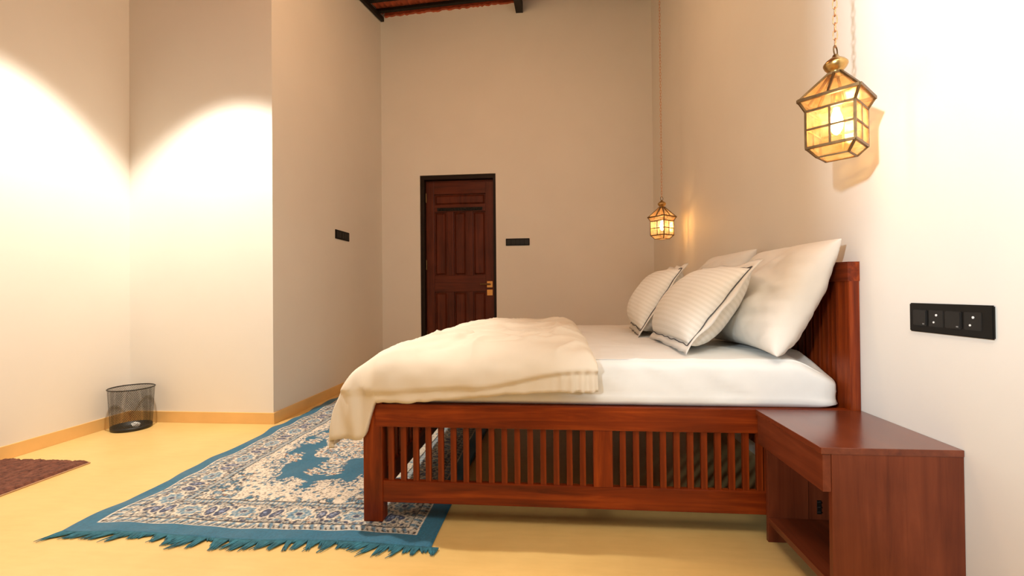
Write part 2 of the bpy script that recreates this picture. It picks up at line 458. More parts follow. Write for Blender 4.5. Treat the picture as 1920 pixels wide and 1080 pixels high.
# ------------------------------------------------------------------ switch plates
def flatbox(p0, u, v, w, du, dv, dn, bevel=0.0):
    """box of size du*dv*dn; p0 corner, u,v in plane, w outward"""
    bm = bmesh.new()
    p0, u, v, w = Vector(p0), Vector(u), Vector(v), Vector(w)
    q = [p0 + u * a * du + v * b * dv + w * c * dn for a, b, c in ((0, 0, 0), (1, 0, 0), (1, 1, 0), (0, 1, 0), (0, 0, 1), (1, 0, 1), (1, 1, 1), (0, 1, 1))]
    vs_ = [bm.verts.new(p) for p in q]
    for f in ((0, 3, 2, 1), (4, 5, 6, 7), (0, 1, 5, 4), (1, 2, 6, 5), (2, 3, 7, 6), (3, 0, 4, 7)): bm.faces.new([vs_[i] for i in f])
    bmesh.ops.recalc_face_normals(bm, faces=bm.faces)
    if bevel: bmesh.ops.bevel(bm, geom=bm.edges[:], offset=bevel, segments=2, affect='EDGES')
    return bm
# big plate by the nightstand: plane x = XW, u runs toward the camera (-y)
T = Thing('switch_plate', (XW, 1.505, 0.856), 'long black switch and socket plate on the wall above the nightstand', 'switch')
u, v, w = (0, -1, 0), (0, 0, 1), (-1, 0, 0)
T.part('plate', flatbox((XW, 1.653, 0.856), u, v, w, 0.294, 0.094, 0.009, 0.003), blackM)
for kind, y0_, wd in (('rocker', 1.632, 0.055), ('socket', 1.572, 0.055), ('rocker', 1.508, 0.055), ('socket', 1.446, 0.055)):
    if kind == 'rocker':
        r = T.part('rocker_switch', flatbox((XW - 0.008, y0_, 0.877), u, v, w, wd, 0.052, 0.0065, 0.0025), black2M)
        T.part('indicator', flatbox((XW - 0.0143, y0_ - wd + 0.014, 0.882), u, v, w, 0.007, 0.004, 0.0008), simple('grey_mark', (0.2, 0.2, 0.2)), parent=r)
    else:
        r = T.part('socket', flatbox((XW - 0.008, y0_, 0.877), u, v, w, wd, 0.052, 0.0025, 0.002), black2M)
        for dy, dz, rr in ((0.030, 0.037, 0.0036), (0.020, 0.014, 0.003)):
            bm = bmesh.new(); lathe(bm, [(rr, 0), (rr, 0.0015), (0, 0.0018)], 14)
            bmesh.ops.rotate(bm, verts=bm.verts, matrix=Matrix.Rotation(-PI / 2, 3, 'Y'))
            bmesh.ops.translate(bm, verts=bm.verts, vec=(XW - 0.0103, y0_ - dy, 0.877 + dz))
            T.part('socket_pin', bm, dotM, parent=r, label='white dot')
def small_plate(name, p0, u, v, w, du, dv, label, mods):
    T = Thing(name, tuple(Vector(p0) + Vector(u) * du / 2), label, 'switch')
    T.part('plate', flatbox(p0, u, v, w, du, dv, 0.009, 0.003), blackM)
    step = (du - 0.02) / mods
    for k in range(mods):
        q = Vector(p0) + Vector(u) * (0.01 + step * k + 0.003) + Vector(v) * 0.015 + Vector(w) * 0.008
        T.part('rocker_switch', flatbox(q, u, v, w, step - 0.006, dv - 0.03, 0.005, 0.002), black2M)
small_plate('switch_plate', (-0.579, YK, 1.567), (1, 0, 0), (0, 0, 1), (0, -1, 0), 0.294, 0.088, 'black switch plate on the back wall just right of the door', 5)
small_plate('switch_plate', (XP, 4.335, 1.545), (0, 1, 0), (0, 0, 1), (1, 0, 0), 0.305, 0.092, 'black switch plate on the side wall left of the door', 5)

# ------------------------------------------------------------------ bed
BX0, BX1, BY0, BY1 = -0.829, 1.205, 1.914, 3.93
bed = Thing('bed', (0.19, 2.92, 0), 'mahogany double bed frame with slatted side and headboard', 'bed')
def bpart(name, *a, mat, bevel=0.004, label=None): return bed.part(name, box(*a, bevel), mat, label=label)
RT = 0.035
for s, (ya, yb_) in enumerate(((BY0, BY0 + RT), (BY1 - RT, BY1))):
    bpart('side_rail', -0.776, 1.165, ya - 0.002, yb_ + 0.002, 0.421, 0.520, mat=woodX)
    bpart('side_rail', -0.745, 1.165, ya + 0.004, yb_ - 0.004, 0.094, 0.188, mat=woodX)
    yc = (ya + yb_) / 2
    bpart('middle_post', 0.158, 0.238, yc - 0.0165, yc + 0.0165, 0.186, 0.423, mat=woodZ)
    xs = [-0.708 + 0.0549 * k for k in range(16)] + [0.280 + 0.0543 * k for k in range(11)] + [0.852]
    me = None
    for k, x in enumerate(xs):
        z0_, z1_ = 0.184, 0.425
        if me is None:
            me = to_mesh('slat', box(-0.0125, 0.0125, -0.0085, 0.0085, z0_, z1_, 0.002), woodZ)
        o = link('slat', me, bed.root, (x - bed.base[0], yc - bed.base[1], 0))
    # far end filler slat near the nightstand
    bpart('foot_post', BX0, -0.743, (BY0 if s == 0 else BY1 - 0.06), (BY0 + 0.06 if s == 0 else BY1), 0.011, 0.530, mat=woodZ)
    bpart('head_post', 1.165, 1.204, (BY0 if s == 0 else BY1 - 0.09), (BY0 + 0.09 if s == 0 else BY1), 0, 1.090, mat=woodZ)
# foot end
bpart('foot_rail', -0.812, -0.775, BY0 + 0.06, BY1 - 0.06, 0.421, 0.520, mat=woodY)
bpart('foot_rail', -0.812, -0.775, BY0 + 0.06, BY1 - 0.06, 0.094, 0.188, mat=woodY)
me = to_mesh('slat', box(-0.0085, 0.0085, -0.0125, 0.0125, 0.184, 0.425, 0.002), woodZ)
for k in range(33):
    y = BY0 + 0.10 + k * 0.0562
    link('slat', me, bed.root, (-0.793 - bed.base[0], y - bed.base[1], 0))
# headboard: arched top rail, lower rail, vertical slats, back panel
bm = bmesh.new()
nseg = 24; top = []; bot = []
for i in range(nseg + 1):
    y = BY0 - 0.001 + (BY1 - BY0 + 0.002) * i / nseg
    t = abs(2 * i / nseg - 1)
    top.append((y, 1.107 + 0.012 * (1 - t * t))); bot.append((y, 1.030))
def P3(x, q): return (x, q[0], q[1])
x0_, x1_ = 1.160, 1.2045
ring0 = [bm.verts.new(P3(x0_, q)) for q in top + bot[::-1]]; ring1 = [bm.verts.new(P3(x1_, q)) for q in top + bot[::-1]]
nn = len(ring0)
for i in range(nseg):
    for rg, fl in ((ring0, False), (ring1, True)):
        f = [rg[i], rg[i + 1], rg[nn - 2 - i], rg[nn - 1 - i]]
        bm.faces.new(f[::-1] if fl else f)
for i in range(nn): bm.faces.new((ring0[i], ring0[(i + 1) % nn], ring1[(i + 1) % nn], ring1[i]))
bed.part('headboard_top_rail', bm, woodY)
bpart('headboard_rail', 1.168, 1.200, BY0 + 0.09, BY1 - 0.09, 0.46, 0.56, mat=woodY)
bpart('headboard_panel', 1.193, 1.203, BY0 + 0.09, BY1 - 0.09, 0.08, 0.465, mat=woodZ, bevel=0)
bpart('headboard_panel', 1.193, 1.203, BY0 + 0.09, BY1 - 0.09, 0.55, 1.035, mat=woodZ, bevel=0)
me = to_mesh('headboard_slat', box(-0.007, 0.007, -0.0225, 0.0225, 0.555, 1.033, 0.003), woodZ)
nsl = 28
for k in range(nsl):
    y = BY0 + 0.09 + (k + 0.5) * (BY1 - BY0 - 0.18) / nsl
    link('headboard_slat', me, bed.root, (1.186 - bed.base[0], y - bed.base[1], 0))
# slatted deck under the mattress
bpart('deck', -0.772, 1.165, BY0 + RT, BY1 - RT, 0.478, 0.505, mat=woodX, bevel=0)

# ------------------------------------------------------------------ mattress in a fitted sheet
def superbox(x0, x1, y0, y1, z0, z1, rp, rz, n=10, seg=18):
    """rounded box with plan corner radius rp and vertical edge radius rz as a ring stack"""
    rings = []
    def ring(inset, z, ex=0.0):
        pts = []
        r = max(rp - inset * 0.6, 0.005)
        ax0, ax1, ay0, ay1 = x0 + inset, x1 - inset, y0 + inset, y1 - inset
        for cx, cy, a0 in ((ax1 - r, ay1 - r, 0), (ax0 + r, ay1 - r, PI / 2), (ax0 + r, ay0 + r, PI), (ax1 - r, ay0 + r, 1.5 * PI)):
            for k in range(n + 1):
                a_ = a0 + PI / 2 * k / n
                pts.append((cx + r * math.cos(a_), cy + r * math.sin(a_), z))
        return pts
    def dense(pts, m=260):
        P = np.array(pts + pts[:1]); d = np.r_[0, np.cumsum(np.linalg.norm(np.diff(P, axis=0), axis=1))]
        s = np.linspace(0, d[-1], m, endpoint=False)
        return np.stack([np.interp(s, d, P[:, i]) for i in range(3)], 1)
    prof = [(0.02, z0)] + [(0.0, z0 + 0.02)] + [(0.0, z0 + 0.02 + (z1 - rz - z0 - 0.02) * k / 6) for k in range(1, 7)]
    for k in range(1, 9):
        a_ = PI / 2 * k / 8
        prof.append((rz * (1 - math.cos(a_)), z1 - rz + rz * math.sin(a_)))
    prof += [(rz + 0.1 * k, z1 + 0.004 * k) for k in range(1, 4)] + [(0.60, z1 + 0.014), (0.85, z1 + 0.015)]
    return [dense(ring(i, z)) for i, z in prof]
def build_mattress():
    R = np.array(superbox(-0.765, 1.160, BY0 + 0.008, BY1 - 0.02, 0.522, 0.712, 0.09, 0.045))
    # tension creases in the sheet
    out = R.copy()
    for i in range(R.shape[0]):
        for j in range(R.shape[1]):
            p = Vector(R[i, j])
            a_ = noise.noise(Vector((p.x * 3.1 + p.z * 7, p.y * 3.1, p.z * 4 - p.x * 2.2)))
            b_ = noise.noise(Vector((p.x * 9 + p.z * 22, p.y * 9, p.z * 9)))
            r_ = max(0.0, 1 - 3.0 * abs(noise.noise(Vector((p.x * 4.0 + p.z * 6.5, p.y * 4, 2.0))))) ** 2
            v_ = noise.noise(Vector((p.x * 34, p.y * 20, p.z * 5))) * float(ss(0.85, 1.1, p.x))
            amp = 0.009 * a_ + 0.005 * b_ + 0.007 * r_ + 0.005 * v_
            if 1 < i < 14:
                c = R[i].mean(0); d = np.array([p.x - c[0], p.y - c[1], 0]); d[0] *= 0.2; d /= np.linalg.norm(d) + 1e-9
                out[i, j] += d * (amp - 0.009)
            elif i >= 14: out[i, j, 2] += amp * 0.6
    # head corners sag where the sheet is pulled under
    for i in range(1, R.shape[0]):
        for j in range(R.shape[1]):
            x, y, z = out[i, j]
            k = float(ss(0.96, 1.16, x)) * float(ss(BY0 + 0.34, BY0 + 0.02, y))
            out[i, j, 2] -= 0.085 * k * (z - 0.522) / 0.19
    nr, nc = out.shape[:2]
    V = np.concatenate([out, out[:, :1]], 1)
    me = grid_mesh('mattress', V, None)
    bm = bmesh.new(); bm.from_mesh(me); bpy.data.meshes.remove(me)
    bmesh.ops.remove_doubles(bm, verts=bm.verts, dist=1e-5)
    es = [e for e in bm.edges if e.is_boundary]
    bmesh.ops.holes_fill(bm, edges=es, sides=0)
    o = link('mattress', to_mesh('mattress', bm, sheetM, (0.19, 2.92, 0.522), True), None, (0.19, 2.92, 0.522))
    tag(o, 'thick mattress in a white fitted sheet on the bed frame', 'mattress')
build_mattress()

# ------------------------------------------------------------------ duvet
def build_duvet():
    nu, nv = 190, 210
    # path along x: foot hem up over the foot edge and on to the head-side end
    kx = np.array([(-0.963, 0.425), (-0.960, 0.35), (-0.951, 0.27), (-0.924, 0.175), (-0.875, 0.110), (-0.80, 0.055), (-0.70, 0.018), (-0.60, 0.0), (-0.40, -0.004), (-0.20, 0.0), (0.0, -0.004), (0.09, 0.004), (0.145, 0.022), (0.172, 0.052), (0.178, 0.075)])
    ky = np.array([(1.862, 0.243), (1.865, 0.19), (1.872, 0.135), (1.891, 0.085), (1.935, 0.040), (2.02, 0.012), (2.20, -0.006), (2.6, -0.012), (3.0, -0.012), (3.4, 0.0), (3.7, 0.015), (3.9, 0.045), (3.955, 0.10), (3.965, 0.18), (3.965, 0.28)])
    def res(K, n):
        d = np.r_[0, np.cumsum(np.linalg.norm(np.diff(K, axis=0), axis=1))]
        s = np.linspace(0, d[-1], n)
        # smooth (Catmull-like) by interpolating then averaging
        fine = np.stack([np.interp(np.linspace(0, d[-1], n * 6), d, K[:, i]) for i in range(2)], 1)
        w_ = np.hanning(int(n * 6 * 0.05) | 1); w_ /= w_.sum(); h = len(w_) // 2
        sm = np.stack([np.convolve(np.pad(fine[:, i], h, mode='edge'), w_, 'valid') for i in range(2)], 1)
        sm[0], sm[-1] = K[0], K[-1]
        return np.stack([np.interp(s, np.linspace(0, d[-1], n * 6), sm[:, i]) for i in range(2)], 1), s
    px, sx = res(kx, nu); py, sy = res(ky, nv)
    X = np.repeat(px[:, :1], nv, 1); DX = np.repeat(px[:, 1:], nv, 1)
    Y = np.repeat(py[None, :, 0], nu, 0); DY = np.repeat(py[None, :, 1], nu, 0)
    # how far the near edge hangs: more round the foot corner, less toward the head
    near = (Y < 2.1)
    hang = 1.0 + 0.66 * ss(-0.758, -0.825, X) - 0.22 * ss(-0.70, 0.15, X)
    DYs = np.where(near & (DY > 0), DY * hang, DY)
    a_ = np.clip(DX, 0, None); b_ = np.clip(DYs, 0, None)
    d1 = (a_ ** 3.5 + b_ ** 3.5) ** (1 / 3.5); d2 = (a_ ** 12 + b_ ** 12 + 1e-30) ** (1 / 12)
    drop = d1 + (d2 - d1) * ss(0.10, 0.30, d2) + np.minimum(DX, 0) + np.minimum(DYs, 0)
    Z = 0.777 - drop
    # puff: crest line is set back from the foot in the middle of the bed
    Xs = X + 0.07 * ss(1.95, 2.5, Y) * ss(-0.97, -0.86, X) * ss(-0.2, -0.6, X)
    # folds
    CREASE = ((-0.74, 2.00, -0.20, 2.32, 0.016, 0.030), (-0.60, 1.95, -0.12, 2.08, -0.012, 0.022), (-0.66, 2.25, -0.30, 2.75, 0.014, 0.035), (-0.15, 1.98, 0.10, 2.45, 0.012, 0.028),
              (-0.40, 2.45, 0.05, 2.62, -0.013, 0.030), (-0.52, 2.75, -0.10, 3.20, 0.014, 0.040), (0.00, 2.2, 0.12, 3.0, 0.010, 0.030), (-0.45, 2.05, -0.35, 2.5, -0.010, 0.025), (-0.25, 2.05, 0.02, 2.2, 0.010, 0.018))
    out = np.zeros((nu, nv, 3))
    for i in range(nu):
        for j in range(nv):
            x, y, z = Xs[i, j], Y[i, j], Z[i, j]
            n1 = noise.noise(Vector((x * 2.2 + 5, y * 2.6, z * 3)))
            n2 = noise.noise(Vector((x * 3.5 - y * 2.2, y * 7.0 + x * 3.0 + 3, z * 5)))
            n3 = noise.noise(Vector((x * 11 + 9, y * 9 - x * 5, z * 12)))
            rid = 1 - abs(noise.noise(Vector((x * 2.4 + y * 1.7, y * 4.2 - x * 2.6 + 11, 0.3)))) * 2
            top_ = float(np.clip(1 - drop[i, j] / 0.08, 0, 1))
            z += top_ * (0.018 * n1 + 0.013 * n2 + 0.006 * n3 + 0.020 * max(rid, 0) ** 5)
            for (ax_, ay_, bx_, by_, am, wd_) in CREASE:
                dx_, dy_ = bx_ - ax_, by_ - ay_; l2_ = dx_ * dx_ + dy_ * dy_
                t_ = ((x - ax_) * dx_ + (y - ay_) * dy_) / l2_
                if -0.15 < t_ < 1.15:
                    dd = ((x - ax_) * dy_ - (y - ay_) * dx_) / math.sqrt(l2_)
                    fade = max(0.0, 1 - (2 * t_ - 1) ** 4) if 0 <= t_ <= 1 else 0.0
                    z += top_ * am * fade * math.exp(-(dd / wd_) ** 2)
            side = 1 - top_
            if y < 2.05:
                y += side * (0.012 * n1 + 0.011 * n2 + 0.006 * n3) + side * 0.010 * math.sin(x * 58 + z * 9) * float(ss(-0.80, -0.86, x))
            # vertical folds of the foot hang
            hx = float(ss(-0.86, -0.95, x)) * float(ss(1.93, 2.2, Y[i, j]))
            if hx > 0:
                x += hx * (0.010 * math.sin(y * 19 + 1.3 * n1 * 2) + 0.008 * n2 + 0.02)
                z += hx * (0.05 + 0.012 * math.sin(y * 7 + 0.6))
            out[i, j] = (x, y, z)
    # side seam: the top layer overhangs the lower one along the near edge; hem pinched and gathered toward the head-side corner
    for i in range(nu):
        seam = 0.600 + 0.070 * float(ss(-0.35, 0.10, X[i, 0])) - 0.02 * float(ss(-0.4, -0.75, X[i, 0])) if X[i, 0] > -0.77 else 0.575
        for j in range(nv):
            if Y[i, j] < 1.93:
                z = out[i, j, 2]
                k = float(ss(seam + 0.006, seam - 0.010, z))
                gather = 0.006 * math.sin(X[i, j] * 150) * float(ss(-0.05, 0.1, X[i, j]))
                out[i, j, 1] += k * (0.016 + gather)
                if j < 4 and X[i, j] > -0.75: out[i, j, 2] += 0.008 * noise.noise(Vector((X[i, j] * 22, 4.2, 0)))
    # closed slab: top skin, and an under-skin 24 mm below along the normal
    me = grid_mesh('duvet', out, duvetM)
    o = link('duvet', me)
    sol = o.modifiers.new('thickness', 'SOLIDIFY'); sol.thickness = 0.022; sol.offset = -1.0
    # make sure the outside is the up side
    me.update()
    if me.polygons[len(me.polygons) // 2].normal.z < 0:
        me.flip_normals()
    base = Vector((-0.38, 2.9, 0.72))
    me.transform(Matrix.Translation(-base)); o.location = base
    tag(o, 'thick cream duvet folded over the foot half of the bed', 'duvet')
build_duvet()

# ------------------------------------------------------------------ pillows
def pillow_verts(W, H, T, n=44, seed=0, pinch=0.07, wr=0.004):
    g = np.linspace(-1, 1, n)
    # denser near the edges
    g = np.sign(g) * (1 - (1 - np.abs(g)) ** 1.35)
    A, B = np.meshgrid(g, g, indexing='ij')
    x = A * W / 2 * (1 - pinch * (1 - B ** 2) * np.abs(A) ** 1.5)
    y = B * H / 2 * (1 - pinch * (1 - A ** 2) * np.abs(B) ** 1.5)
    t = T / 2 * np.clip((1 - A ** 2) * (1 - B ** 2), 0, None) ** 0.42
    t = t * (1 - 0.12 * B)            # fuller at the bottom
    F = np.stack([x, y, t], 2); Bk = np.stack([x, y, -t], 2)
    for V, sg in ((F, 1), (Bk, -1)):
        for i in range(1, n - 1):
            for j in range(1, n - 1):
                p = Vector(V[i, j])
                a_ = noise.noise(Vector((p.x * 6 + seed, p.y * 6, sg * 3.0)))
                e = 1 - min(1 - abs(A[i, j]), 1 - abs(B[i, j]))
                b_ = noise.noise(Vector((p.x * 7 + seed + p.y * 5, p.y * 24 - p.x * 15, sg * 3.0)))
                V[i, j, 2] += sg * (0.010 * a_ + wr * b_ * (0.7 + 0.5 * e)) * (1 - e ** 4)
    return F, Bk
def pillow_mesh(name, F, Bk, mat):
    n = F.shape[0]
    bm = bmesh.new()
    fv = [[bm.verts.new(F[i, j]) for j in range(n)] for i in range(n)]
    bv = [[fv[i][j] if i in (0, n - 1) or j in (0, n - 1) else bm.verts.new(Bk[i, j]) for j in range(n)] for i in range(n)]
    for i in range(n - 1):
        for j in range(n - 1):
            bm.faces.new((fv[i][j], fv[i + 1][j], fv[i + 1][j + 1], fv[i][j + 1]))
            bm.faces.new((bv[i][j], bv[i][j + 1], bv[i + 1][j + 1], bv[i + 1][j]))
    return to_mesh(name, bm, mat, smooth=True)
def place(o, base, lean, turn=0.0):
    """local x -> world -y..+y, local y -> up the lean, local z -> toward the foot of the bed"""
    ux = Vector((math.sin(turn), -math.cos(turn), 0))
    fwd = Vector((math.cos(turn), math.sin(turn), 0))
    uy = fwd * math.sin(lean) + Vector((0, 0, 1)) * math.cos(lean)
    uz = ux.cross(uy)
    m = Matrix((ux, uy, uz)).transposed().to_4x4()
    m.translation = Vector(base)
    o.matrix_world = m
def plain_pillow(base, lean, label, W=0.70, H=0.56, T=0.27, seed=0, turn=0.0):
    F, Bk = pillow_verts(W, H, T, n=72, seed=seed, wr=0.016)
    F[..., 1] += H / 2; Bk[..., 1] += H / 2
    o = link('pillow', pillow_mesh('pillow', F, Bk, pillowM))
    place(o, base, lean, turn)
    o.data.transform(o.matrix_world.to_3x3().to_4x4()); o.matrix_world = Matrix.Translation(Vector(base))
    tag(o, label, 'pillow', 'plain pillows against the headboard')
def flange_pillow(base, lean, label, W=0.62, H=0.42, T=0.27, seed=0, fl=0.045, turn=0.0):
    F, Bk = pillow_verts(W, H, T, seed=seed, pinch=0.03, wr=0.004)
    F[..., 1] += H / 2 + fl; Bk[..., 1] += H / 2 + fl
    root = bpy.data.objects.new('pillow', None); COL.objects.link(root); place(root, base, lean, turn)
    tag(root, label, 'pillow', 'striped pillows with dark piping')
    link('cushion', pillow_mesh('cushion', F, Bk, stripeM), root)
    n = F.shape[0]
    edge = [F[i, 0] for i in range(n)] + [F[n - 1, j] for j in range(1, n)] + [F[i, n - 1] for i in range(n - 2, -1, -1)] + [F[0, j] for j in range(n - 2, 0, -1)]
    edge = [Vector(p) for p in edge]
    c = Vector((0, H / 2 + fl, 0)); k = len(edge)
    bm = bmesh.new(); rows = []
    for i, p in enumerate(edge):
        d = p - c
        sx_, sy_ = d.x / (W / 2), d.y / (H / 2)
        o_ = Vector((np.clip(sx_ * 1.25, -1, 1) * fl, np.clip(sy_ * 1.25, -1, 1) * fl, 0))
        wz = 0.012 * noise.noise(Vector((p.x * 9 + seed, p.y * 9, 1.7)))
        q = p + o_ * (1 + 0.25 * noise.noise(Vector((p.x * 14, p.y * 14 + seed, 0)))) + Vector((0, 0, wz * 1.6))
        mid = p + o_ * 0.5 + Vector((0, 0, wz))
        rows.append([bm.verts.new(p - o_ * 0.12 + Vector((0, 0, 0.004))), bm.verts.new(mid + Vector((0, 0, 0.004))), bm.verts.new(q), bm.verts.new(mid - Vector((0, 0, 0.004))), bm.verts.new(p - o_ * 0.12 - Vector((0, 0, 0.004)))])
    for i in range(k):
        A_, B_ = rows[i], rows[(i + 1) % k]
        for j in range(4): bm.faces.new((A_[j], B_[j], B_[j + 1], A_[j + 1]))
    link('flange', to_mesh('flange', bm, pillowM, smooth=True), root)
    bm = bmesh.new()
    wob = lambda p: Vector((0.012 * noise.noise(Vector((p.x * 13 + seed, p.y * 13, 4))), 0.012 * noise.noise(Vector((p.x * 13, p.y * 13 + seed, 8))), 0))
    tube(bm, [p + (p - c) * 0.03 + wob(p) + Vector((0, 0, 0.0065 + 0.006 * abs(noise.noise(Vector((p.x * 9, p.y * 9, seed)))))) for p in edge], 0.0024, 6, True)
    link('piping', to_mesh('piping', bm, pipingM, smooth=True), root)['label'] = 'thin dark piping'
plain_pillow((0.885, 2.255, 0.730), math.radians(28), 'large plain white pillow nearest the camera against the headboard', seed=3, H=0.53)
plain_pillow((0.905, 3.05, 0.740), math.radians(27), 'large plain white pillow at the far half of the headboard', seed=8, H=0.55)
flange_pillow((0.548, 2.345, 0.728), math.radians(39), 'striped white pillow with dark piping in front of the nearer plain pillow', seed=2, turn=0.03)
flange_pillow((0.515, 3.04, 0.728), math.radians(33), 'striped white pillow with dark piping on the far half of the bed', seed=12, turn=-0.08)

# ------------------------------------------------------------------ nightstand
T = Thing('nightstand', (1.005, 1.688, 0), 'brown veneered nightstand with a drawer and an open shelf beside the bed', 'nightstand')
NX0, NX1, NY0, NY1, NZ = 0.803, 1.2035, 1.462, 1.9115, 0.519
T.part('top', box(NX0, NX1, NY0, NY1, NZ - 0.020, NZ, 0.0015), nsTop)
T.part('side_panel', box(0.834, NX1, NY0 + 0.002, NY0 + 0.020, 0, NZ - 0.0202, 0.001), nsZ)
T.part('side_panel', box(0.838, 0.990, NY1 - 0.020, NY1 - 0.002, 0, NZ - 0.0202, 0.001), nsZ)
T.part('side_panel', box(0.993, NX1, NY1 - 0.020, NY1 - 0.002, 0, NZ - 0.0202, 0.001), nsZ)
T.part('back_panel', box(NX1 - 0.012, NX1 - 0.001, NY0 + 0.021, NY1 - 0.021, 0.07, NZ - 0.021), nsZ)
T.part('shelf', box(0.840, NX1 - 0.013, NY0 + 0.021, NY1 - 0.021, 0.074, 0.097, 0.001), nsY)
dr = T.part('drawer', box(0.809, 0.833, NY0 + 0.004, NY1 - 0.003, 0.384, NZ - 0.022, 0.001), nsY)
T.part('drawer_box', box(0.8335, NX1 - 0.02, NY0 + 0.024, NY1 - 0.024, 0.392, NZ - 0.03), nsY, parent=dr)
lat = T.part('latch', box(1.020, 1.036, NY1 - 0.0235, NY1 - 0.0202, 0.118, 0.172, 0.001), ironM, label='small black metal bracket')
for z in (0.126, 0.145, 0.164):
    bm = bmesh.new(); tube(bm, [(1.020, NY1 - 0.024, z), (1.028, NY1 - 0.030, z + 0.004), (1.036, NY1 - 0.024, z)], 0.003, 6)
    T.part('screw', bm, ironM, parent=lat)

# ------------------------------------------------------------------ lanterns
def build_lantern(x, y, z, phi, label):
    T = Thing('pendant_lantern', (x, y, z), label, 'lantern', 'brass and glass pendant lanterns')
    root = T.root; root.rotation_euler = (0, 0, phi)
    lev = dict(b=(0.045, 0.0), t=(0.070, 0.032), s=(0.070, 0.158), e=(0.0875, 0.196), r=(0.019, 0.284))
    def cor(key, k):
        h, zz = lev[key]; sx, sy = ((1, 1), (-1, 1), (-1, -1), (1, -1))[k % 4]
        return Vector((h * sx, h * sy, zz))
    bm = bmesh.new()
    for key, w_ in (('b', 0.005), ('t', 0.0085), ('s', 0.0075), ('e', 0.0105), ('r', 0.007)):
        for k in range(4): bar(bm, cor(key, k), cor(key, k + 1), w_)
    for a_, b_, w_ in (('b', 't', 0.007), ('t', 's', 0.0075), ('s', 'e', 0.007), ('e', 'r', 0.0075)):
        for k in range(4): bar(bm, cor(a_, k), cor(b_, k), w_)
    def mid(p, q, t=0.5): return p.lerp(q, t)
    for k in range(4):
        b0, b1, t0, t1 = cor('t', k), cor('t', k + 1), cor('s', k), cor('s', k + 1)
        bar(bm, mid(b0, b1), mid(t0, t1), 0.0060); bar(bm, mid(b0, t0), mid(b1, t1), 0.0060)
        bar(bm, mid(cor('e', k), cor('e', k + 1)), mid(cor('r', k), cor('r', k + 1)), 0.0070)
    link('frame', to_mesh('frame', bm, cameM), root)
    def pane(q):
        c = sum(q, Vector()) / 4
        q = [c + (p - c) * 0.97 for p in q]
        nrm = (q[1] - q[0]).cross(q[2] - q[0]).normalized() * 0.0008
        bm = bmesh.new()
        f_ = [bm.verts.new(p + nrm) for p in q]; g_ = [bm.verts.new(p - nrm) for p in q]
        bm.faces.new(f_); bm.faces.new(g_[::-1])
        for i in range(4): bm.faces.new((f_[i], g_[i], g_[(i + 1) % 4], f_[(i + 1) % 4]))
        link('pane', to_mesh('pane', bm, glassM), root)
    for k in range(4):
        b0, b1, t0, t1 = cor('t', k), cor('t', k + 1), cor('s', k), cor('s', k + 1)
        for i in (0, 0.5):
            for j in (0, 0.5):
                pane([mid(mid(b0, b1, i), mid(t0, t1, i), j), mid(mid(b0, b1, i + .5), mid(t0, t1, i + .5), j), mid(mid(b0, b1, i + .5), mid(t0, t1, i + .5), j + .5), mid(mid(b0, b1, i), mid(t0, t1, i), j + .5)])
        pane([cor('b', k), cor('b', k + 1), cor('t', k + 1), cor('t', k)])
        pane([cor('s', k), cor('s', k + 1), cor('e', k + 1), cor('e', k)])
        e0, e1, r0, r1 = cor('e', k), cor('e', k + 1), cor('r', k), cor('r', k + 1)
        pane([e0, mid(e0, e1), mid(r0, r1), r0]); pane([mid(e0, e1), e1, r1, mid(r0, r1)])
    pane([cor('b', k) for k in range(4)])
    bm = bmesh.new()
    lathe(bm, [(0.016, 0.278), (0.021, 0.283), (0.018, 0.289), (0.025, 0.296), (0.033, 0.306), (0.0365, 0.315), (0.036, 0.320), (0.028, 0.330), (0.017, 0.338), (0.011, 0.342), (0.008, 0.350), (0.0, 0.352)], 24)
    link('finial', to_mesh('finial', bm, brassM, smooth=True), root)
    bm = bmesh.new()
    tube(bm, [(0.019 * math.cos(a_), 0, 0.364 + 0.017 * math.sin(a_)) for a_ in np.linspace(0, 2 * PI, 20, endpoint=False)], 0.0022, 6, True)
    link('ring', to_mesh('ring', bm, cameM, smooth=True), root)
    # bulb and socket
    bm = bmesh.new(); lathe(bm, [(0.0, 0.225), (0.016, 0.225), (0.016, 0.172), (0.012, 0.166), (0.0, 0.166)], 14)
    link('lamp_holder', to_mesh('lamp_holder', bm, brassM, smooth=True), root)
    bm = bmesh.new(); lathe(bm, [(0.009, 0.166), (0.010, 0.155), (0.017, 0.135), (0.020, 0.115), (0.017, 0.095), (0.009, 0.080), (0.0, 0.074)], 16)
    link('bulb', to_mesh('bulb', bm, bulbM, smooth=True), root)
    # chain up to the roof
    bm = bmesh.new()
    lk = 0.031; wd = 0.0100
    pts = []
    for i in range(12):
        a_ = 2 * PI * i / 12
        pts.append((wd * 0.62 * math.cos(a_), 0, (lk / 2 - wd * 0.6) * (1 if math.sin(a_) > 0 else -1) * (1 if abs(math.sin(a_)) > .1 else 0) + wd * 0.6 * math.sin(a_)))
    tube(bm, pts, 0.0019, 5, True)
    link_me = to_mesh('chain_link', bm, chainM, smooth=True)
    zt = roof_z(x, y) + 0.06 - z
    pitch = lk - 0.0042
    k = 0; zz = 0.378 + lk / 2 - 0.002
    while zz < zt:
        o = link('chain_link', link_me, root, (0, 0, zz), (k % 2) * PI / 2 + 0.5)
        zz += pitch; k += 1
build_lantern(0.972, 1.65, 1.452, math.radians(44), 'lit brass and amber glass lantern hanging large and close, above the nightstand')
build_lantern(0.980, 4.20, 1.462, math.radians(41), 'lit brass and amber glass lantern hanging small and far, beyond the pillows')

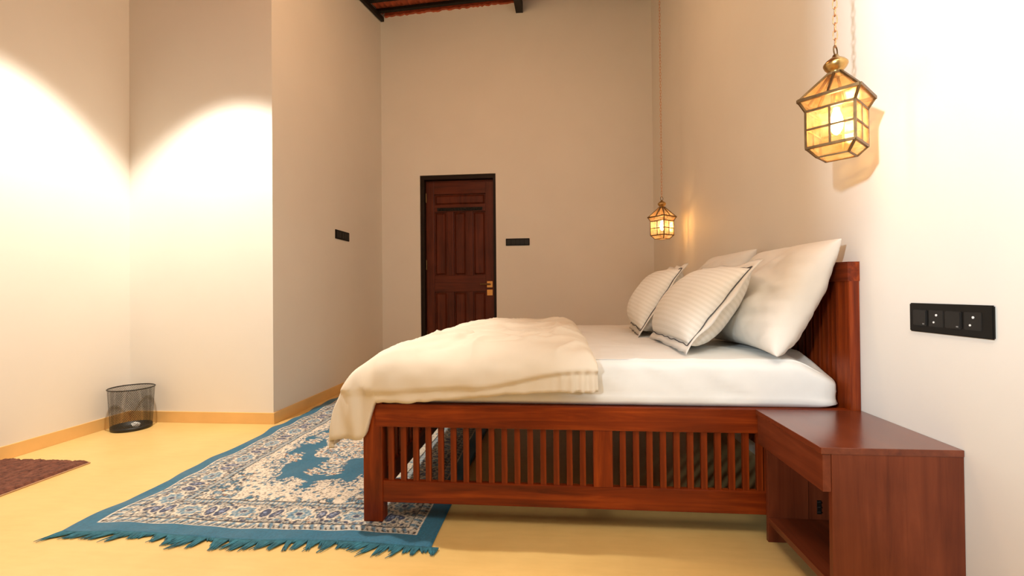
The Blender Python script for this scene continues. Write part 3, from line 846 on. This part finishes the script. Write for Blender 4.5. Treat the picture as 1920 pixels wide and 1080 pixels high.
# ------------------------------------------------------------------ rug
RX0, RX1, RY0, RY1 = -2.075, -0.485, 1.745, 4.24
def rug_colors(X, Y):
    """pattern of the rug: X, Y world arrays -> linear rgb"""
    rng = np.random.RandomState(3)
    TEAL, CREAM = np.array((0.012, 0.118, 0.200)), np.array((0.66, 0.57, 0.45))
    NAVY, BLK, BLUE, RUST, PALE = np.array((0.035, 0.050, 0.105)), np.array((0.020, 0.017, 0.018)), np.array((0.10, 0.21, 0.30)), np.array((0.34, 0.17, 0.10)), np.array((0.46, 0.43, 0.37))
    cx, cy = (RX0 + RX1) / 2, (RY0 + RY1) / 2
    # fold to one quadrant for symmetry
    ax, ay = np.abs(X - cx), np.abs(Y - cy)
    hx, hy = (RX1 - RX0) / 2, (RY1 - RY0) / 2
    dx, dy = hx - ax, hy - ay
    d = np.minimum(dx, dy)                           # distance from the edge
    along = np.where(dx < dy, ay, ax)                # coordinate along the border
    def hashn(i, j, k=0):
        h = np.sin(i * 127.1 + j * 311.7 + k * 74.7) * 43758.5453
        return h - np.floor(h)
    def vor(px, py, s, k=0):
        gx, gy = np.floor(px / s), np.floor(py / s)
        best = np.full(px.shape, 9.0); sec = best.copy(); idv = np.zeros(px.shape)
        for ox in (-1, 0, 1):
            for oy in (-1, 0, 1):
                ix, iy = gx + ox, gy + oy
                qx = (ix + 0.15 + 0.7 * hashn(ix, iy, k)) * s; qy = (iy + 0.15 + 0.7 * hashn(ix, iy, k + 1)) * s
                dd = np.hypot(px - qx, py - qy) / s
                m_ = dd < best
                sec = np.where(m_, best, np.minimum(sec, dd)); idv = np.where(m_, hashn(ix, iy, k + 2), idv); best = np.minimum(best, dd)
        return best, sec - best, idv
    C = np.empty(X.shape + (3,)); C[:] = CREAM
    def put(mask, col): C[mask] = col
    # ground: dense floral scatter, folded so it is symmetric
    b1, e1, id1 = vor(ax, ay, 0.024, 0)
    b2, e2, id2 = vor(ax, ay, 0.012, 5)
    b0, e0, id0 = vor(ax, ay, 0.046, 40)
    put((b0 < 0.40) & (id0 < 0.45), BLUE); put((b0 < 0.30) & (id0 < 0.30), TEAL); put((b0 > 0.40) & (b0 < 0.48) & (id0 < 0.45), BLK)
    g0 = ~((b0 < 0.48) & (id0 < 0.45))
    put(g0 & (b1 < 0.40) & (id1 < 0.26), BLUE); put(g0 & (b1 < 0.38) & (id1 > 0.26) & (id1 < 0.44), NAVY)
    put(g0 & (b1 < 0.34) & (id1 > 0.44) & (id1 < 0.54), RUST); put(g0 & (b1 < 0.32) & (id1 > 0.54) & (id1 < 0.66), PALE)
    put(g0 & (b1 > 0.38) & (b1 < 0.50) & (id1 < 0.62), BLK)
    put((b2 < 0.36) & (id2 < 0.24), BLK); put((b2 < 0.36) & (id2 > 0.78), CREAM)
    # pale band round the field (few marks)
    ex, ey = ax / 0.44, ay / 0.80
    ang = np.arctan2(ey, ex); rad = np.hypot(ex, ey)
    lob = 1.0 + 0.055 * np.cos(12 * ang) + 0.03 * np.cos(28 * ang + 1.0)
    fr = rad / lob
    pale = (fr > 1.0) & (fr < 1.22)
    keep = pale & (id1 > 0.18)
    put(keep, CREAM * 1.05); put(pale & (b2 < 0.36) & (id2 < 0.34), np.array((0.36, 0.29, 0.22))); put(pale & (b1 < 0.26) & (id1 < .22), BLUE)
    # teal field with sprays of flowers and a cream centre medallion
    field = fr < 1.0
    put(field, TEAL)
    f3, e3, id3 = vor(ax, ay, 0.125, 9)
    spray = field & ((f3 < 0.40 + 0.13 * np.sin(ay * 160 + ax * 90)) & (id3 < 0.55))
    put(spray, CREAM); put(spray & (b1 < 0.36), BLUE); put(spray & (b1 < 0.34) & (id1 < 0.35), RUST); put(spray & (b2 < 0.34) & (id2 < 0.35), BLK)
    edge = field & (fr > 0.90)
    put(edge & (b1 < 0.42), CREAM); put(edge & (b2 < 0.3) & (id2 < 0.5), NAVY)
    mr = np.hypot(ax / 0.235, ay / 0.42) / (1 + 0.10 * np.cos(8 * ang))
    med = mr < 1
    put(med, CREAM); put(med & (b1 < 0.36) & (id1 < 0.5), BLUE); put(med & (b1 < 0.36) & (id1 > .5) & (id1 < .72), RUST)
    put(med & (b2 < 0.33) & (id2 < 0.3), BLK); put((mr > 0.66) & (mr < 0.80) & (b1 > 0.45), TEAL)
    # borders, counted inward from the edge
    W0, W1, W2, W3, W4 = 0.082, 0.088, 0.128, 0.134, 0.290
    main = (d > W3) & (d < W4)
    put(main, PALE * 0.9)
    per = 0.265
    t = (along / per) % 1.0 - 0.5; vv = (d - (W3 + W4) / 2) / ((W4 - W3) / 2)
    bl, el, il = vor(along, d, 0.020, 20)
    put(main & (bl < 0.40) & (il < 0.35), NAVY); put(main & (bl < 0.38) & (il > 0.35) & (il < 0.6), BLUE); put(main & (bl < 0.36) & (il > 0.75), CREAM); put(main & (bl > 0.36) & (bl < 0.47), BLK); put(main & (bl < .3) & (il > .9), RUST)
    r1 = np.hypot(t * per / 0.066, vv / 0.70) / (1 + 0.13 * np.cos(8 * np.arctan2(vv, t * 3.2)))
    put(main & (r1 < 1.12), BLK); put(main & (r1 < 1.06), CREAM); put(main & (r1 < 0.80), BLUE); put(main & (r1 < 0.80) & (bl < 0.34), np.array((0.30, 0.38, 0.40)))
    put(main & (r1 < 0.34), PALE); put(main & (r1 < 0.22), NAVY)
    t2 = np.abs(t) - 0.40
    leaf = np.hypot(t2 * per / 0.024 + 0.45 * vv, vv / 0.55)
    put(main & (leaf < 1.15), CREAM); put(main & (leaf < 0.92), NAVY); put(main & (leaf < 0.5) & (bl < .4), np.array((0.22, 0.26, 0.38)))
    # inner and outer guard stripes
    g1 = (d > W1) & (d < W2)
    put(g1, PALE)
    tt = (along / 0.045) % 1.0; gv = (d - W1) / (W2 - W1)
    put(g1 & (np.abs(tt - 0.5 + 0.4 * (gv - 0.5)) < 0.20), np.array((0.10, 0.20, 0.28))); put(g1 & (gv < 0.42) & (((along / 0.0225) % 1.0 + gv) % 1 < 0.38), BLK)
    put(g1 & (gv > 0.72) & (np.abs(tt - 0.5) > 0.3), CREAM)
    put((d > W2) & (d < W3), BLK); put((d > W0) & (d < W1), CREAM)
    g2 = (d > W4) & (d < W4 + 0.028)
    put(g2, PALE); put(g2 & (((along / 0.022) % 1.0) < 0.42), BLUE); put((d > W4 + 0.028) & (d < W4 + 0.034), BLK); put((d > W4) & (d < W4 + 0.004), BLK)
    # plain teal edge
    put(d < W0, TEAL)
    # woven unevenness
    nz = hashn(np.floor(X / 0.006), np.floor(Y / 0.006), 31)
    n4, _, i4 = vor(X, Y, 0.0085, 50)
    fleck = (d > W0) & ~(field & ~spray & ~med & ~edge)
    C[fleck & (i4 < 0.16) & (n4 < 0.42)] *= 0.35
    m5 = fleck & (i4 > 0.84) & (n4 < 0.40); C[m5] = C[m5] * 0.45 + CREAM * 0.6
    C *= (0.84 + 0.32 * nz)[..., None]
    return np.clip(C, 0, 1)
def rug_mat():
    m, nt, b = new_mat('woven_rug')
    at = N(nt, 'ShaderNodeVertexColor'); at.layer_name = 'Pattern'
    L(nt, at.outputs['Color'], b.inputs['Base Color'])
    b.inputs['Roughness'].default_value = 0.75
    b.inputs['Sheen Weight'].default_value = 0.25; b.inputs['Sheen Roughness'].default_value = 0.4
    v = coords(nt)
    add_bump(nt, b, noise_fac(nt, v, 260, 3, 0.6), 0.35, 0.003)
    return m
rugM = rug_mat()
fringeM = simple('teal_fringe', (0.024, 0.135, 0.185), 0.85, vary=0.35, vscale=40)
def rug_height(X, Y):
    from math import sin
    Z = 0.0085 + 0.0042 * np.sin(Y * 21 + 2 * np.sin(X * 7)) * np.exp(-((X - RX0 - 0.06) / 0.09) ** 2)
    Z = Z + 0.0024 * (np.sin(X * 17 + Y * 29) + np.sin(X * 31 - Y * 13 + 1)) * 0.6
    f = ss(0.0, 0.01, X - RX0) * ss(0.0, 0.01, RX1 - X) * ss(0, 0.01, Y - RY0) * ss(0, 0.01, RY1 - Y)
    return 0.002 + Z * (0.35 + 0.65 * f)
def build_rug():
    nx, ny = 400, 620
    # square cells; edges waver a little
    gx = np.linspace(RX0, RX1, nx); gy = np.linspace(RY0, RY1, ny)
    X, Y = np.meshgrid(gx, gy, indexing='ij')
    C = rug_colors(X, Y)
    Z = rug_height(X, Y)
    Xw = X + 0.014 * np.sin(Y * 9 + 0.7) * np.exp(-((X - RX0) / 0.10) ** 2) + 0.006 * np.sin(Y * 23) * np.exp(-((X - RX0) / 0.06) ** 2)
    Yw = Y + 0.010 * np.sin(X * 7 + 1.2) * np.exp(-((Y - RY0) / 0.15) ** 2) - 0.018 * (X - RX0) / (RX1 - RX0) * 0
    base = np.array([(RX0 + RX1) / 2, (RY0 + RY1) / 2, 0])
    rug = bpy.data.objects.new('rug', None); COL.objects.link(rug); rug.location = base
    tag(rug, 'teal and cream patterned oriental rug with fringed end under the bed foot', 'rug')
    V = np.stack([Xw, Yw, Z], 2) - base
    me = grid_mesh('pile', V, rugM)
    ca = me.color_attributes.new('Pattern', 'FLOAT_COLOR', 'POINT')
    rgba = np.ones((nx * ny, 4), np.float32); rgba[:, :3] = C.reshape(-1, 3)
    ca.data.foreach_set('color', rgba.ravel())
    if me.polygons[0].normal.z < 0: me.flip_normals()
    link('pile', me, rug)
    # underside with thickness
    bm = bmesh.new(); bx(bm, RX0 + 0.006, RX1 - 0.006, RY0 + 0.012, RY1 - 0.006, 0.0005, 0.0035)
    link('backing', to_mesh('backing', bm, fringeM, tuple(base)), rug)
    # tassels at both ends: clumps of strands
    rnd = random.Random(5)
    for end in (0, 1):
        x = RX0 + 0.0
        while x < RX1:
            wv = rnd.uniform(0.018, 0.046)
            gap = rnd.random() < 0.14
            if gap: ln = rnd.uniform(0.012, 0.022)
            else: ln = rnd.uniform(0.035, 0.085)
            # strands sweep to the left, strongly at the left end
            lean = rnd.uniform(-0.9, 0.25) - 0.7 * max(0, 1 - (x - RX0) / 0.5) if end == 0 else rnd.uniform(-0.5, 0.5)
            bm = bmesh.new()
            ns = 7
            for s in range(ns):
                xs_ = x + wv * (s + 0.5) / ns
                l2 = ln * rnd.uniform(0.7, 1.1)
                lx = lean * l2 * rnd.uniform(0.8, 1.2) + (x + wv / 2 - xs_) * 0.45
                y0_ = (RY0 + 0.010 * math.sin(xs_ * 7 + 1.2) + 0.006) if end == 0 else RY1 - 0.006
                sg = -1 if end == 0 else 1
                pts = []
                for q in range(5):
                    t_ = q / 4
                    pts.append((xs_ + lx * t_ ** 1.2 + rnd.uniform(-.002, .002) * t_, y0_ + sg * l2 * t_, 0.0065 - 0.0025 * t_ + 0.003 * math.sin(t_ * PI) * rnd.random()))
                tube(bm, pts, [0.0038, 0.0036, 0.0030, 0.0022, 0.0009], 5)
            link('tassel', to_mesh('tassel', bm, fringeM, tuple(base), True), rug)
            x += wv * rnd.uniform(0.85, 1.0)
build_rug()

# ------------------------------------------------------------------ brown bath mat
def build_mat():
    x0, x1, y0, y1 = -3.318, -2.762, 1.62, 2.480
    nx, ny = 150, 210
    gx = np.linspace(x0, x1, nx); gy = np.linspace(y0, y1, ny)
    X, Y = np.meshgrid(gx, gy, indexing='ij')
    Z = np.zeros_like(X)
    for i in range(nx):
        for j in range(ny):
            x, y = X[i, j], Y[i, j]
            wob = 0.012 * noise.noise(Vector((x * 9, y * 9, 0)))
            r = ((x - x1 + wob * 1.6 + 0.010 * noise.noise(Vector((x * 3, 5, y * 2)))) / (0.088))
            g = abs((r % 1.0) - 0.5) * 2      # 1 at groove
            n_ = noise.noise(Vector((x * 45, y * 45, 0))) ; n2 = noise.noise(Vector((x * 130, y * 130, 3)))
            brk = 0.55 + 0.9 * noise.noise(Vector((x * 7, y * 7, 9)))
            Z[i, j] = 0.015 * (1 - max(0, g - 0.72) * 2.6 * max(0, min(1, brk))) + 0.0035 * n_ + 0.003 * n2
    e = ss(0, 0.012, X - x0) * ss(0, 0.010, x1 - X) * ss(0, 0.012, Y - y0) * ss(0, 0.012, y1 - Y)
    Z = 0.0065 + Z * e
    Yw = Y + 0.004 * np.sin(X * 38) * ss(0.03, 0.0, y1 - Y)
    base = np.array([(x0 + x1) / 2, (y0 + y1) / 2, 0])
    root = bpy.data.objects.new('bath_mat', None); COL.objects.link(root); root.location = base
    tag(root, 'small shaggy brown mat lying by the left wall', 'mat')
    me = grid_mesh('pile', np.stack([X, Yw, Z], 2) - base, brownM)
    if me.polygons[0].normal.z < 0: me.flip_normals()
    link('pile', me, root)
    link('hem', to_mesh('hem', box(x0 - 0.003, x1 + 0.005, y0 - 0.004, y1 + 0.002, 0.0005, 0.007, 0.002), hemM, tuple(base)), root)
build_mat()

# ------------------------------------------------------------------ wire mesh waste bin with a scrap of paper
def build_bin():
    c = (-3.170, 3.158)
    T = Thing('waste_bin', (c[0], c[1], 0), 'black wire mesh waste bin in the alcove corner', 'bin')
    r0, r1, h = 0.124, 0.140, 0.305
    bm = bmesh.new()
    nW = 84
    for fam in (1, -1):
        for k in range(nW):
            a0 = 2 * PI * k / nW
            pv = None
            for q in range(15):
                t = q / 14; rr = r0 + (r1 - r0) * t; a_ = a0 + fam * t * 1.15
                ca, sa = math.cos(a_), math.sin(a_)
                wv = 0.0011
                # flat ribbon: two verts across
                ta = (-sa * wv, ca * wv)
                p = (c[0] + rr * ca, c[1] + rr * sa, 0.022 + (h - 0.022) * t)
                A_ = bm.verts.new((p[0] - ta[0], p[1] - ta[1], p[2])); B_ = bm.verts.new((p[0] + ta[0], p[1] + ta[1], p[2]))
                if pv: bm.faces.new((pv[0], pv[1], B_, A_))
                pv = (A_, B_)
    o = T.part('mesh_wall', bm, binM); o['kind'] = 'stuff'
    bm = bmesh.new()
    tube(bm, [(c[0] + r1 * math.cos(a_), c[1] + r1 * math.sin(a_), h) for a_ in np.linspace(0, 2 * PI, 48, endpoint=False)], 0.0045, 8, True)
    T.part('rim', bm, binM, True)
    bm = bmesh.new()
    lathe(bm, [(0.0, 0.006), (r0 - 0.004, 0.006), (r0 - 0.003, 0.026), (r0 + 0.002, 0.026), (r0 + 0.001, 0.0), (r0 - 0.006, 0.0), (0.0, 0.0045)], 48, (c[0], c[1], 0))
    T.part('base', bm, binM, True)
    bm = bmesh.new(); bmesh.ops.create_icosphere(bm, subdivisions=3, radius=0.022)
    for v_ in bm.verts:
        n_ = noise.noise(v_.co * 60); v_.co *= 1 + 0.35 * n_; v_.co.x *= 1.25; v_.co.z *= 0.95
    zmin = min(v_.co.z for v_ in bm.verts)
    p = link('crumpled_paper', to_mesh('crumpled_paper', bm, paperM), None, (c[0] + 0.045, c[1] - 0.01, 0.0065 - zmin))
    tag(p, 'small white crumpled paper lying in the mesh bin', 'paper')
build_bin()
